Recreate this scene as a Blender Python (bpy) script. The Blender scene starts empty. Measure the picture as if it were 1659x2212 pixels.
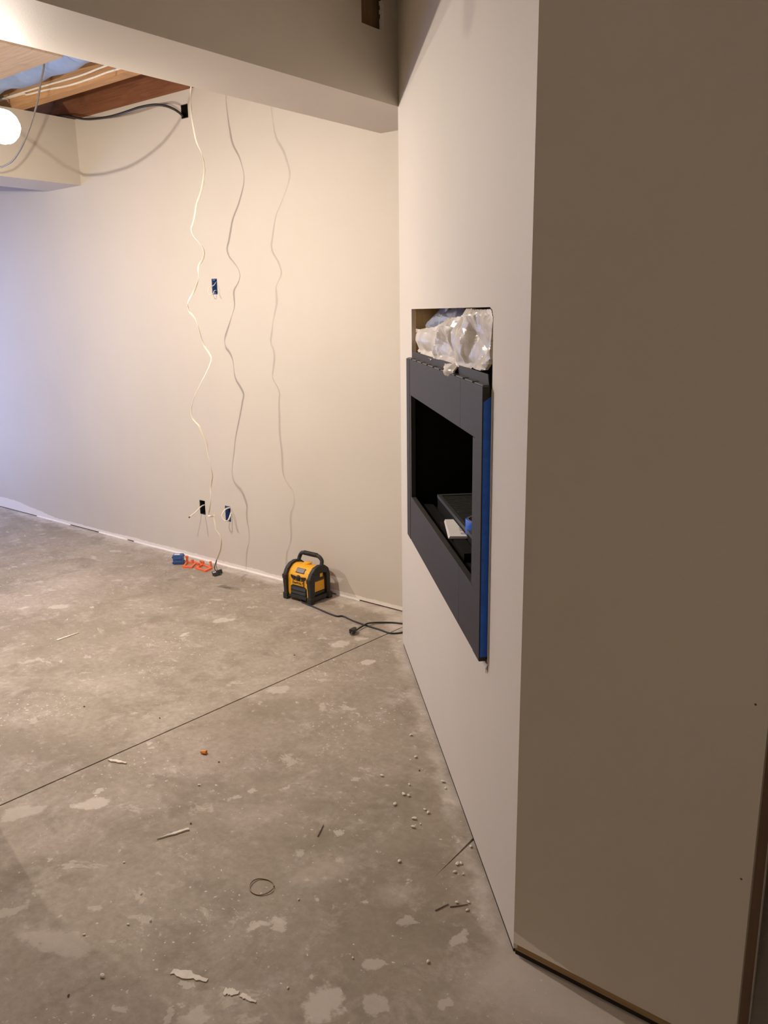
import bpy, bmesh, math, random
from mathutils import Vector, Matrix, noise
random.seed(11)
sc = bpy.context.scene
COL = sc.collection
W, H = 1659, 2212

# ------------------------------------------------------------------ camera
HC = 1.45
YAW, PITCH, ROLL, FPX = math.radians(38.5195), math.radians(13.6323), math.radians(-0.8112), 1791.48
fwd = Vector((-math.sin(YAW)*math.cos(PITCH), math.cos(YAW)*math.cos(PITCH), -math.sin(PITCH)))
rgt = fwd.cross(Vector((0, 0, 1))).normalized()
upv = rgt.cross(fwd)
c_, s_ = math.cos(ROLL), math.sin(ROLL)
rgt, upv = c_*rgt + s_*upv, -s_*rgt + c_*upv
cam = bpy.data.cameras.new('camera')
cam.sensor_fit = 'VERTICAL'; cam.sensor_height = 36.0
cam.lens = FPX*36.0/H
cam.clip_start = 0.02
camo = bpy.data.objects.new('camera', cam); COL.objects.link(camo)
CAM = Vector((0, 0, HC))
camo.matrix_world = Matrix.Translation(CAM) @ Matrix((rgt, upv, -fwd)).transposed().to_4x4()
sc.camera = camo

def ray(px, py):
    return rgt*((px-W/2)/FPX) - upv*((py-H/2)/FPX) + fwd
def atz(px, py, z=0.0):
    d = ray(px, py); return CAM + d*((z-HC)/d.z)
def aty(px, py, y):
    d = ray(px, py); return CAM + d*(y/d.y)

# ------------------------------------------------------------------ world, exposure, daylight
wd = bpy.data.worlds.new('world'); sc.world = wd; wd.use_nodes = True
wd.node_tree.nodes['Background'].inputs[0].default_value = (0.50, 0.62, 1.0, 1)
wd.node_tree.nodes['Background'].inputs[1].default_value = 0.6
sc.view_settings.view_transform = 'Standard'
sc.view_settings.look = 'None'
sc.view_settings.exposure = 0.0
sc.view_settings.gamma = 1.0
sc.view_settings.use_curve_mapping = False
sc.cycles.use_denoising = True
sc.cycles.max_bounces = 10
sc.cycles.diffuse_bounces = 6
sc.cycles.sample_clamp_indirect = 6.0
LAMP_A, LAMP_B = Vector((-3.00, 1.648, 2.098)), Vector((-4.30, 1.45, 2.14))
LAMP_A_W, LAMP_B_W = 71.0, 64.0
LAMP_COL = (1.0, 0.87, 0.745)
dl = bpy.data.lights.new('daylight', 'AREA'); dl.shape = 'RECTANGLE'; dl.size = 2.0; dl.size_y = 1.7
dl.energy = 54; dl.color = (0.42, 0.52, 1.0)
dlo = bpy.data.objects.new('daylight', dl); COL.objects.link(dlo)
dlo.location = (-7.05, 2.05, 1.12); dlo.rotation_euler = (0, math.radians(-90), 0)   # outside the window, shining in
rl = bpy.data.lights.new('rear_fill_light', 'POINT'); rl.energy = 26; rl.color = (1.0, 0.85, 0.70); rl.shadow_soft_size = 0.08  # warm fill added behind the camera to brighten the near wall
rlo = bpy.data.objects.new('rear_fill_light', rl); COL.objects.link(rlo); rlo.location = (0.3, -2.3, 2.2)

# ------------------------------------------------------------------ node helpers
class NT:
    def __init__(s, name):
        s.m = bpy.data.materials.new(name); s.m.use_nodes = True
        s.t = s.m.node_tree; s.b = s.t.nodes['Principled BSDF']; s.out = s.t.nodes['Material Output']
        s._co = None
    def n(s, typ, **kw):
        nd = s.t.nodes.new(typ)
        for k, v in kw.items(): setattr(nd, k, v)
        return nd
    def link(s, a, b): s.t.links.new(a, b)
    def co(s):
        if s._co is None: s._co = s.n('ShaderNodeTexCoord').outputs['Object']
        return s._co
    def noise(s, scale, detail=4, rough=.6, dist=0, vec=None):
        nd = s.n('ShaderNodeTexNoise'); nd.inputs['Scale'].default_value = scale
        nd.inputs['Detail'].default_value = detail; nd.inputs['Roughness'].default_value = rough
        nd.inputs['Distortion'].default_value = dist
        s.link(vec or s.co(), nd.inputs['Vector']); return nd
    def mapping(s, scale=(1, 1, 1), rot=(0, 0, 0), vec=None):
        nd = s.n('ShaderNodeMapping'); nd.inputs['Scale'].default_value = scale; nd.inputs['Rotation'].default_value = rot
        s.link(vec or s.co(), nd.inputs['Vector']); return nd.outputs[0]
    def ramp(s, fac, a, b, ca=0.0, cb=1.0):
        nd = s.n('ShaderNodeMapRange'); nd.inputs[1].default_value = a; nd.inputs[2].default_value = b
        nd.inputs[3].default_value = ca; nd.inputs[4].default_value = cb
        s.link(fac, nd.inputs[0]); return nd.outputs[0]
    def mix(s, fac, a, b):
        nd = s.n('ShaderNodeMix', data_type='RGBA')
        for sock, v in ((nd.inputs[0], fac), (nd.inputs[6], a), (nd.inputs[7], b)):
            if hasattr(v, 'links'): s.link(v, sock)
            elif isinstance(v, (int, float)): sock.default_value = v
            else: sock.default_value = (*v, 1)
        return nd.outputs[2]
    def math(s, op, a, b=0.0, c=None):
        nd = s.n('ShaderNodeMath', operation=op)
        for i, v in enumerate((a, b) if c is None else (a, b, c)):
            if hasattr(v, 'links'): s.link(v, nd.inputs[i])
            else: nd.inputs[i].default_value = v
        return nd.outputs[0]
    def dot(s, vec, d):
        nd = s.n('ShaderNodeVectorMath', operation='DOT_PRODUCT'); s.link(vec, nd.inputs[0]); nd.inputs[1].default_value = d
        return nd.outputs['Value']
    def bump(s, h, strength=.2, dist=.01):
        nd = s.n('ShaderNodeBump'); nd.inputs['Strength'].default_value = strength; nd.inputs['Distance'].default_value = dist
        s.link(h, nd.inputs['Height']); s.link(nd.outputs[0], s.b.inputs['Normal'])
    def col(s, v):
        if hasattr(v, 'links'): s.link(v, s.b.inputs['Base Color'])
        else: s.b.inputs['Base Color'].default_value = (*v, 1)
    def set(s, **kw):
        for k, v in kw.items(): s.b.inputs[k.replace('_', ' ')].default_value = v

def simple(name, c, rough=.6, var=.12, scale=40, metal=0.0, bump=0.0, spec=.5):
    t = NT(name); nz = t.noise(scale, 3)
    t.col(t.mix(t.ramp(nz.outputs[0], .3, .7), [x*(1-var) for x in c], [min(1, x*(1+var)) for x in c]))
    t.set(Roughness=rough, Metallic=metal, Specular_IOR_Level=spec)
    if bump: t.bump(nz.outputs[0], bump, .003)
    return t.m

PAINT = (0.592, 0.545, 0.471)
MUD = (0.80, 0.755, 0.70)

def paint_mat(name, base=PAINT, edge=None):
    """Painted drywall; edge = (height, direction, from, to): bare white strip at the foot."""
    t = NT(name)
    big = t.noise(1.1, 4, .6); fine = t.noise(260, 2, .5)
    c = t.mix(t.ramp(big.outputs[0], .3, .7), [x*.96 for x in base], [x*1.03 for x in base])
    if edge:
        h, d, a, b, ha, hb = edge
        z = t.dot(t.co(), (0, 0, 1))
        xx = t.dot(t.co(), d)
        hh = t.ramp(xx, a, b, ha, hb)
        rag = t.noise(38, 5, .7, vec=t.mapping((1, 1, 2.2)))
        rag2 = t.noise(4, 3, .6)
        lim = t.math('ADD', hh, t.math('MULTIPLY', t.math('SUBTRACT', rag.outputs[0], .5), h*.9))
        lim = t.math('ADD', lim, t.math('MULTIPLY', t.math('SUBTRACT', rag2.outputs[0], .5), h*1.0))
        m = t.ramp(t.math('SUBTRACT', lim, z), 0, .004)
        c = t.mix(m, c, MUD)
    t.col(c); t.set(Roughness=.62, Specular_IOR_Level=.3)
    t.bump(fine.outputs[0], .12, .002)
    return t.m

def wood_mat(name, a, b, axis=0, scale=3.0, rough=.7):
    t = NT(name)
    sc_ = [22, 22, 22]; sc_[axis] = 1.2
    g = t.noise(scale, 5, .65, 1.2, vec=t.mapping(sc_))
    kn = t.noise(2.3, 3, .6)
    c = t.mix(t.ramp(g.outputs[0], .32, .68), a, b)
    c = t.mix(t.ramp(kn.outputs[0], .60, .78), c, [x*.55 for x in a])
    t.col(c); t.set(Roughness=rough, Specular_IOR_Level=.25); t.bump(g.outputs[0], .15, .003)
    return t.m

M = {}
M['wall_back'] = paint_mat('painted drywall back', edge=(.022, (1, 0, 0), -6.0, -5.5, .085, .030))
M['wall'] = paint_mat('painted drywall')
M['wall_diag'] = paint_mat('painted drywall fireplace', edge=(.012, (-.7071, .7071, 0), 1.58, 2.55, -.012, .016))
M['wall_near'] = paint_mat('painted drywall near', edge=(.012, (1, 0, 0), -.787, -.60, .066, .026))
M['plaster'] = simple('bare gypsum edge', (.62, .58, .52), .9)
M['ceil'] = paint_mat('ceiling drywall', (.70, .66, .60))
M['dark'] = simple('painted gap shade', (.012, .010, .009), .9)  # near-black colour standing in for shade in gaps and the wall cavity
M['block'] = simple('concrete block', (.22, .21, .20), .9, bump=.3)
M['stud'] = wood_mat('stud pine', (.50, .33, .15), (.62, .44, .23), 2)
M['plate'] = wood_mat('bottom plate', (.26, .165, .08), (.38, .25, .13), 0)
M['rim'] = wood_mat('rim joist', (.17, .066, .032), (.27, .115, .055), 0)
M['joist'] = wood_mat('joist fir', (.42, .22, .10), (.60, .36, .18), 0)
M['osb'] = wood_mat('subfloor board', (.44, .33, .235), (.60, .47, .36), 0, 3.0)
M['black'] = simple('black plastic', (.016, .016, .017), .45)
M['rubber'] = simple('black rubber', (.020, .019, .018), .6, bump=.1)
M['yellow'] = simple('yellow plastic', (.80, .40, .018), .38, .05)
M['lcd'] = simple('grey display', (.17, .155, .15), .3, .05)
M['blue'] = simple('blue box plastic', (.045, .105, .30), .5, .1)
M['tape'] = simple('blue masking tape', (.008, .105, .55), .55, .12, 60)
M['orange'] = simple('orange plastic', (.80, .165, .06), .45, .06)
M['white_cable'] = simple('white cable sheath', (.80, .74, .62), .45, .06)
M['grey_cable'] = simple('grey cord', (.16, .145, .14), .5)
M['metal'] = simple('zinc metal', (.55, .55, .54), .3, .1, metal=1.0)
M['copper'] = simple('copper wire', (.45, .16, .07), .35, .1, metal=1.0)
M['charcoal'] = simple('charcoal steel', (.031, .0275, .0245), .65, .10, 90, spec=.3)
M['charcoal_lit'] = simple('charcoal steel lit from above', (.085, .085, .078), .5, .10, 90)  # paler charcoal: light from above put into the colour of the tabs
M['firebox'] = simple('black firebox', (.007, .0068, .0065), .85, .2, spec=.15)
M['tray'] = simple('burner tray', (.040, .040, .036), .55, .15)
M['paper'] = simple('paper', (.74, .71, .68), .8, .04)
M['ink'] = simple('grey print', (.16, .16, .17), .8)
M['card'] = simple('cardboard core', (.35, .26, .17), .9)
M['chip'] = simple('drywall chip', (.72, .67, .60), .9, .1, bump=.3)
M['dirt'] = simple('dark debris', (.10, .07, .05), .9)
M['stick'] = simple('brown twig', (.17, .125, .09), .85)
M['ring'] = simple('tarnished wire', (.20, .13, .075), .4, .2, metal=.7)
M['nut'] = simple('orange nut', (.80, .24, .02), .45, .1)
M['duct'] = simple('pale blue wrap', (.26, .36, .60), .5, .2, 9, bump=.6)
M['porcelain'] = simple('lamp holder', (.70, .69, .66), .4)
M['label'] = simple('white label', (.62, .62, .64), .6)

# translucent plastic sheet
t = NT('clear plastic sheet')
nz = t.noise(16, 4, .6)
t.col(t.mix(t.ramp(nz.outputs[0], .35, .65), (.60, .55, .49), (.74, .70, .64)))
t.set(Roughness=.27, Transmission_Weight=.20, IOR=1.4, Specular_IOR_Level=.5)
t.bump(t.noise(22, 2, .5, .8).outputs[0], .25, .006)
M['plastic'] = t.m
t = NT('bluish plastic sheet')
t.col((.42, .46, .56)); t.set(Roughness=.3, Transmission_Weight=.3, IOR=1.3)
t.bump(t.noise(30, 3).outputs[0], .4, .006)
M['plastic_blue'] = t.m
t = NT('window glass'); t.col((1, 1, 1)); t.set(Roughness=0.0, Transmission_Weight=1.0, IOR=1.02)
M['glass'] = t.m

t = NT('lit bulb glass')          # thin frosted envelope: glows, and lets the filament's light through
em = t.n('ShaderNodeEmission'); em.inputs[0].default_value = (*LAMP_COL, 1); em.inputs[1].default_value = 9.0
tp_ = t.n('ShaderNodeBsdfTransparent'); ad = t.n('ShaderNodeAddShader')
t.link(em.outputs[0], ad.inputs[0]); t.link(tp_.outputs[0], ad.inputs[1]); t.link(ad.outputs[0], t.out.inputs['Surface'])
M['glow'] = t.m
def filament(name, loc, watts):
    """small source inside the bulb; brighter downwards than up past its holder"""
    l = bpy.data.lights.new(name, 'POINT'); l.energy = watts; l.color = LAMP_COL; l.shadow_soft_size = .011
    l.use_nodes = True; nt = l.node_tree; e = nt.nodes['Emission']
    tc_ = nt.nodes.new('ShaderNodeTexCoord'); sx = nt.nodes.new('ShaderNodeSeparateXYZ'); mr = nt.nodes.new('ShaderNodeMapRange')
    nt.links.new(tc_.outputs['Normal'], sx.inputs[0]); nt.links.new(sx.outputs['Z'], mr.inputs[0])
    mr.inputs[1].default_value = -1; mr.inputs[2].default_value = .75; mr.inputs[3].default_value = FIL[0]; mr.inputs[4].default_value = FIL[1]
    mx = nt.nodes.new('ShaderNodeMath'); mx.operation = 'MAXIMUM'; mx.inputs[1].default_value = .10
    nt.links.new(mr.outputs[0], mx.inputs[0]); nt.links.new(mx.outputs[0], e.inputs['Strength'])
    o = bpy.data.objects.new(name, l); COL.objects.link(o); o.location = loc; return o
FIL = (1.9, 0.0)

# ------------------------------------------------------------------ key geometry
YB = 3.08
C1, C2 = Vector((-.787, 1.445, 0)), Vector((-2.094, 2.752, 0))
AL, NN = Vector((-1, 1, 0)).normalized(), Vector((1, 1, 0)).normalized()
SL = (C2-C1).length
ZC = 2.588
def fp(s, e, z): return C1 + AL*s + NN*e + Vector((0, 0, z))
MF = Matrix((AL, NN, Vector((0, 0, 1)))).transposed().to_4x4(); MF.translation = C1    # local (s,e,z)
def atdiag(px, py, e=0.0):
    d = ray(px, py); c = NN.dot(C1)+e
    P = CAM + d*((c-NN.dot(CAM))/NN.dot(d)); return Vector(((P-C1).dot(AL), e, P.z))

# ------------------------------------------------------------------ floor material
def floor_mat():
    t = NT('dusty concrete floor')
    co = t.co()
    big = t.noise(1.0, 6, .62, .6); mid = t.noise(4.5, 6, .68, .5); fine = t.noise(42, 4, .7); 
    c = t.mix(t.ramp(big.outputs[0], .34, .66), (.285, .242, .185), (.440, .385, .318))
    c = t.mix(t.ramp(mid.outputs[0], .50, .66, 0, .75), c, (.235, .200, .150))
    c = t.mix(t.ramp(t.noise(7, 6, .74, .3).outputs[0], .52, .68, 0, .7), c, (.53, .465, .41))
    pk = t.noise(2.1, 3, .6)
    c = t.mix(t.ramp(pk.outputs[0], .5, .75, 0, .5), c, (.47, .39, .345))
    c = t.mix(t.ramp(fine.outputs[0], .35, .72, .42, 0), c, (.19, .155, .118))
    # fine speckle of overspray
    sp = t.noise(75, 2, .5)
    dens = t.noise(3.0, 3, .6)
    thr = t.ramp(dens.outputs[0], .35, .7, .76, .63)
    c = t.mix(t.math('MULTIPLY', t.ramp(t.math('SUBTRACT', sp.outputs[0], thr), 0, .03), .9), c, (.64, .58, .52))
    # larger dried splashes of compound, sparse and ragged
    wob = t.noise(15, 6, .68)
    v1 = t.noise(6.5, 9, .72, .4, vec=t.mapping((1, 1.3, 1), (0, 0, .5)))
    c = t.mix(t.ramp(v1.outputs[0], .605, .645, 0, .55), c, (.57, .51, .445))
    v2 = t.noise(21, 8, .7, .3)
    c = t.mix(t.ramp(v2.outputs[0], .635, .67, 0, .6), c, (.62, .56, .50))
    v3 = t.noise(13, 8, .75, .6)
    c = t.mix(t.ramp(v3.outputs[0], .58, .68, 0, .5), c, (.215, .180, .135))
    for px, py, a, b, ang, st in STAIN:
        p = atz(px, py); mp = t.n('ShaderNodeMapping', vector_type='TEXTURE')
        mp.inputs['Location'].default_value = (p.x, p.y, 0); mp.inputs['Rotation'].default_value = (0, 0, ang+.67)
        mp.inputs['Scale'].default_value = (a, b, 1); t.link(warp2(t, co, wob), mp.inputs['Vector'])
        ln = t.n('ShaderNodeVectorMath', operation='LENGTH'); t.link(mp.outputs[0], ln.inputs[0])
        m = t.math('MULTIPLY', t.ramp(ln.outputs['Value'], 1.15, .55, 0, abs(st)), t.ramp(v2.outputs[0], .30, .55, .45, 1))
        c = t.mix(m, c, (.195, .163, .118) if st > 0 else (.56, .49, .435))
    # particular splashes: (px, py, long, short, angle, strength)
    for px, py, a, b, ang, st in SPLASH:
        p = atz(px, py)
        mp = t.n('ShaderNodeMapping', vector_type='TEXTURE')
        mp.inputs['Location'].default_value = (p.x, p.y, 0); mp.inputs['Rotation'].default_value = (0, 0, ang+.67)
        mp.inputs['Scale'].default_value = (a, b, 1); t.link(warp2(t, co, wob), mp.inputs['Vector'])
        ln = t.n('ShaderNodeVectorMath', operation='LENGTH'); t.link(mp.outputs[0], ln.inputs[0])
        c = t.mix(t.ramp(ln.outputs['Value'], 1.10, .84, 0, st*.85), c, (.62, .565, .50))
    # dusting of white compound along the foot of the walls
    rag = t.math('MULTIPLY', t.math('SUBTRACT', t.noise(9, 5, .7).outputs[0], .5), .16)
    for d, off, w, st in (((0, -1, 0), YB, .075, .8), ((-NN.x, -NN.y, 0), NN.dot(C1), .045, .6), ((0, -1, 0), 1.445, .17, .6)):
        dd = t.math('ADD', t.dot(co, d), off)
        m = t.ramp(t.math('ADD', dd, rag), w*.5, w*1.3, st, 0)
        if off == 1.445: m = t.math('MULTIPLY', m, t.ramp(t.dot(co, (1, 0, 0)), -.86, -.78))
        if off != 1.445: m = t.math('MULTIPLY', m, t.ramp(v1.outputs[0], .40, .60, .25, 1))
        if off == NN.dot(C1): m = t.math('MULTIPLY', m, t.ramp(t.dot(co, (1, 0, 0)), -.79, -.83))
        c = t.mix(m, c, (.60, .545, .49))
    t.col(c); t.set(Roughness=.72, Specular_IOR_Level=.3)
    t.bump(mid.outputs[0], .15, .004)
    return t.m
def warp2(t, co, wob):
    if not hasattr(t, '_w2'):
        w = t.n('ShaderNodeVectorMath', operation='MULTIPLY_ADD')
        sb = t.n('ShaderNodeVectorMath', operation='SUBTRACT'); t.link(wob.outputs['Color'], sb.inputs[0]); sb.inputs[1].default_value = (.5, .5, .5)
        t.link(sb.outputs[0], w.inputs[0]); w.inputs[1].default_value = (.10, .10, 0); t.link(co, w.inputs[2]); t._w2 = w.outputs[0]
    return t._w2
STAIN = [(930, 1860, .055, .085, .2, .45), (700, 1745, .07, .05, .3, .4), (960, 2020, .05, .04, 0, .35), (900, 1985, .08, .035, .6, .45), (560, 2090, .10, .05, .3, .3), (330, 1330, .1, .04, 0, .25), (470, 1350, .1, .05, 0, .25), (250, 1610, .05, .02, .2, .4),
         (900, 1700, .06, .05, 0, .25), (700, 1880, .11, .05, .5, -.35), (850, 1930, .06, .05, .3, -.3), (100, 2020, .12, .035, -.3, -.4), (560, 1760, .12, .06, .3, -.2), (240, 1470, .2, .1, .3, -.2), (620, 1480, .25, .12, .2, -.25), (160, 1260, .4, .12, .1, -.2)]
SPLASH = [(200, 1737, .050, .028, .3, .85), (212, 1710, .022, .014, .9, .8), (160, 1742, .016, .012, .3, .7), (45, 1755, .06, .04, .5, .5),
          (700, 2170, .060, .036, 1.2, .8), (808, 2082, .030, .022, .3, .6), (815, 2168, .030, .022, 1.4, .55), (992, 2028, .030, .016, .9, .6),
          (20, 1968, .05, .018, .8, .55), (120, 2035, .10, .03, -.3, .45), (560, 1999, .032, .010, .3, .8), (604, 1996, .016, .024, .2, .7),
          (400, 2127, .024, .010, -.4, .75), (265, 2175, .016, .012, .3, .7), (360, 2200, .024, .010, 1.2, .7), (410, 2203, .03, .02, .4, .6),
          (730, 1801, .016, .012, .2, .7), (648, 1848, .02, .016, .2, .5), (760, 1687, .014, .010, .2, .6), (620, 1700, .016, .010, .4, .6),
          (505, 1724, .020, .012, .5, .6), (545, 1712, .014, .008, .2, .7), (318, 1608, .012, .008, .2, .8), (324, 1616, .012, .008, .6, .8),
          (205, 1965, .02, .014, .2, .5), (300, 1985, .04, .014, -.5, .5), (965, 2165, .02, .014, .4, .6), (880, 1992, .02, .016, .4, .5),
          (480, 1340, .06, .03, .2, .6), (600, 1490, .05, .03, .2, .5), (795, 1430, .028, .022, .2, .7), (735, 1390, .05, .03, .4, .55),
          (640, 1315, .03, .015, .1, .5), (130, 1310, .05, .03, .2, .6), (250, 1190, .05, .02, .1, .5), (780, 1380, .03, .02, .2, .6), (62, 1286, .02, .01, .3, .8),
          (30, 1225, .02, .012, .3, .8), (50, 1218, .02, .01, .3, .7), (110, 1275, .02, .012, .3, .7), (50, 1313, .022, .012, .3, .8), (195, 1313, .014, .01, 0, .8),
          (365, 1313, .014, .01, 0, .8), (345, 1315, .01, .008, 0, .7), (400, 1370, .03, .01, .9, .8), (310, 1375, .012, .01, .9, .7)]
M['floor'] = floor_mat()
def crack_mat():
    return simple('joint shadow gap', (.05, .04, .03), .95)
M['gap'] = crack_mat()

# ------------------------------------------------------------------ mesh helpers
class MB:
    def __init__(s): s.bm = bmesh.new()
    def box(s, a, b, mtx=None, bev=0.0):
        lo = Vector([min(x, y) for x, y in zip(a, b)]); hi = Vector([max(x, y) for x, y in zip(a, b)])
        vs = [s.bm.verts.new((x, y, z)) for x in (lo.x, hi.x) for y in (lo.y, hi.y) for z in (lo.z, hi.z)]
        fs = [s.bm.faces.new([vs[i] for i in f]) for f in ((0, 1, 3, 2), (4, 6, 7, 5), (0, 4, 5, 1), (2, 3, 7, 6), (0, 2, 6, 4), (1, 5, 7, 3))]
        if bev:
            es = list({e for f in fs for e in f.edges})
            r = bmesh.ops.bevel(s.bm, geom=es, offset=bev, segments=2, profile=.6, affect='EDGES')
            vs = list({v for f in r['faces'] for v in f.verts} | {v for v in vs if v.is_valid})
        if mtx is not None:
            for v in vs: v.co = mtx @ v.co
        return s
    def prism(s, pts, d, mtx=None, bev=0.0):
        """closed polygon pts (3D, planar) pushed along vector d"""
        d = Vector(d)
        a = [s.bm.verts.new(p) for p in pts]; b = [s.bm.verts.new(Vector(p)+d) for p in pts]
        n = len(pts); fs = [s.bm.faces.new(a[::-1]), s.bm.faces.new(b)]
        for i in range(n): fs.append(s.bm.faces.new((a[i], a[(i+1) % n], b[(i+1) % n], b[i])))
        vs = a+b
        if bev:
            es = list({e for f in fs for e in f.edges})
            r = bmesh.ops.bevel(s.bm, geom=es, offset=bev, segments=2, profile=.6, affect='EDGES')
            vs = list({v for f in r['faces'] for v in f.verts} | {v for v in vs if v.is_valid})
        if mtx is not None:
            for v in vs: v.co = mtx @ v.co
        return s
    def tube(s, pts, r, seg=8, caps=True, flat=None, twist=0.0, smooth=True):
        """sweep along pts; flat=(ra, rb) gives an elliptical section turning by twist(i)"""
        pts = [Vector(p) for p in pts]; rings = []
        nrm = None
        for i, p in enumerate(pts):
            tg = (pts[min(i+1, len(pts)-1)] - pts[max(i-1, 0)]).normalized()
            if nrm is None:
                nrm = tg.orthogonal().normalized()
            else:
                nrm = (nrm - tg*nrm.dot(tg)).normalized()
            bn = tg.cross(nrm)
            rr = r(i/(len(pts)-1)) if callable(r) else r
            ra, rb = flat if flat else (rr, rr)
            tw = twist(i) if callable(twist) else 0.0
            ring = []
            for k in range(seg):
                a = 2*math.pi*k/seg
                u, v = math.cos(a)*ra, math.sin(a)*rb
                u, v = u*math.cos(tw)-v*math.sin(tw), u*math.sin(tw)+v*math.cos(tw)
                ring.append(s.bm.verts.new(p + nrm*u + bn*v))
            rings.append(ring)
        for A, B in zip(rings, rings[1:]):
            for k in range(seg):
                f = s.bm.faces.new((A[k], A[(k+1) % seg], B[(k+1) % seg], B[k])); f.smooth = smooth
        if caps: s.bm.faces.new(rings[0][::-1]); s.bm.faces.new(rings[-1])
        return s
    def lathe(s, prof, mtx, seg=20):
        """prof: list of (radius, height) about local z"""
        rings = []
        for r, h in prof:
            if r < 1e-6: rings.append([s.bm.verts.new(mtx @ Vector((0, 0, h)))])
            else: rings.append([s.bm.verts.new(mtx @ Vector((r*math.cos(2*math.pi*k/seg), r*math.sin(2*math.pi*k/seg), h))) for k in range(seg)])
        for A, B in zip(rings, rings[1:]):
            for k in range(seg):
                q = [A[k % len(A)], A[(k+1) % len(A)], B[(k+1) % len(B)], B[k % len(B)]]
                u = []
                for v in q:
                    if v not in u: u.append(v)
                if len(u) > 2: s.bm.faces.new(u).smooth = True
        return s
    def build(s, name, mat, parent=None, label=None):
        bmesh.ops.recalc_face_normals(s.bm, faces=s.bm.faces)
        me = bpy.data.meshes.new(name); s.bm.to_mesh(me); s.bm.free()
        me.materials.append(M[mat] if isinstance(mat, str) else mat)
        o = bpy.data.objects.new(name, me); COL.objects.link(o)
        if parent is not None:
            o.parent = parent; o.matrix_parent_inverse = parent.matrix_basis.inverted()
        if label: o['label'] = label
        return o
def thing(name, loc, label, cat, group=None):
    o = bpy.data.objects.new(name, None); COL.objects.link(o); o.location = loc; o.empty_display_size = .05
    return tag(o, label, cat, group)
def tag(o, label, cat, group=None):
    o['label'] = label; o['category'] = cat
    if group: o['group'] = group
    return o
def struct(o): o['kind'] = 'structure'; return o
def spline(pts, n=8):
    """Catmull-Rom through pts"""
    P = [Vector(p) for p in pts]; P = [P[0]*2-P[1]] + P + [P[-1]*2-P[-2]]; out = []
    for i in range(1, len(P)-2):
        for k in range(n):
            t = k/n; a, b, c, d = P[i-1:i+3]
            out.append(.5*((2*b)+(c-a)*t+(2*a-5*b+4*c-d)*t*t+(3*b-a-3*c+d)*t**3))
    out.append(P[-2]); return out
def panel(us, vs, holes, place, thick):
    """sheet in (u,v) with rectangular holes; place(u,v,w) -> point; w runs 0..thick"""
    U = sorted(set(list(us)+[h[i] for h in holes for i in (0, 1)])); V = sorted(set(list(vs)+[h[i] for h in holes for i in (2, 3)]))
    mb = MB(); bm = mb.bm; cells = {}
    inh = lambda u, v: any(h[0] < u < h[1] and h[2] < v < h[3] for h in holes)
    vt = {}
    def vert(i, j, w):
        k = (i, j, w)
        if k not in vt: vt[k] = bm.verts.new(place(U[i], V[j], thick*w))
        return vt[k]
    solid = {(i, j) for i in range(len(U)-1) for j in range(len(V)-1) if not inh((U[i]+U[i+1])/2, (V[j]+V[j+1])/2)}
    for i, j in solid:
        for w in (0, 1): bm.faces.new([vert(i, j, w), vert(i+1, j, w), vert(i+1, j+1, w), vert(i, j+1, w)])
        for di, dj, a, b in ((-1, 0, (i, j), (i, j+1)), (1, 0, (i+1, j), (i+1, j+1)), (0, -1, (i, j), (i+1, j)), (0, 1, (i, j+1), (i+1, j+1))):
            if (i+di, j+dj) not in solid: bm.faces.new([vert(*a, 0), vert(*b, 0), vert(*b, 1), vert(*a, 1)])
    return mb

# ================================================================== SETTING
XL, XR, YF = -6.8, 2.6, -3.0
# floor: base with two slabs parted by a control joint; a short saw cut runs in from the fireplace wall
def joint_x(y): return -2.328 + (y-1.024)*(.090/1.642)
flo = struct(MB().box((XL-.1, YF-.1, -.20), (4.2, 5.2, -.10)).build('floor', 'gap'))
g = .0032
yA, yB_ = YF-.1, YB+.2
MB().prism([(XL-.1, yA, -.10), (joint_x(yA)-g, yA, -.10), (joint_x(yB_)-g, yB_, -.10), (XL-.1, yB_, -.10)], (0, 0, .10)).build('slab', 'floor', flo)
k1, k0 = atz(938, 1895), atz(1021, 1814)
dn = Vector((0, 0, .10)); xk = k1.x
MB().prism([Vector(p)-dn for p in [(joint_x(yA)+g, yA, 0), (xk, yA, 0), (xk, k1.y, 0), (k0.x-.0036, k0.y, 0), (k0.x-.0036, yB_, 0), (joint_x(yB_)+g, yB_, 0)]], dn).build('slab', 'floor', flo)
MB().prism([Vector(p)-dn for p in [(xk, yA, 0), (4.2, yA, 0), (4.2, yB_, 0), (k0.x+.0036, yB_, 0), (k0.x+.0036, k0.y, 0), (xk, k1.y, 0)]], dn).build('slab', 'floor', flo)

# back wall with four electrical cut-outs
def cut(px0, py0, px1, py1, py2, py3):
    """cut-out on the back wall from its four corner pixels (left x, right x; top/bottom at each side)"""
    a = aty(px0, py0, YB); b = aty(px1, py1, YB); c = aty(px0, py2, YB); d = aty(px1, py3, YB)
    return ((a.x+c.x)/2, (b.x+d.x)/2, (c.z+d.z)/2, (a.z+b.z)/2)
CUT_TOP = cut(391, 226, 406, 224, 257.5, 254)
CUT_TV = cut(457.5, 602, 469.5, 602, 635, 637)
CUT_LOW = cut(431.5, 1079, 443.5, 1083, 1110, 1112)
CUT_BLUE = cut(486.5, 1092, 498.5, 1094.5, 1125, 1127.5)
wb = struct(panel((XL, -2.06), (.008, ZC), [CUT_TOP, CUT_TV, CUT_LOW, CUT_BLUE], lambda u, v, w: Vector((u, YB+w, v)), .013).build('wall_back', 'wall_back'))
MB().box((XL, YB+.013, 0), (-1.5, YB+.10, .038)).build('bottom_plate', 'dark', wb)  # plate coloured near black, as shade behind the board foot
MB().box((XL, YB+.10, 0), (XR+.1, YB+.22, 2.84)).build('foundation', 'block', wb)
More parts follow.
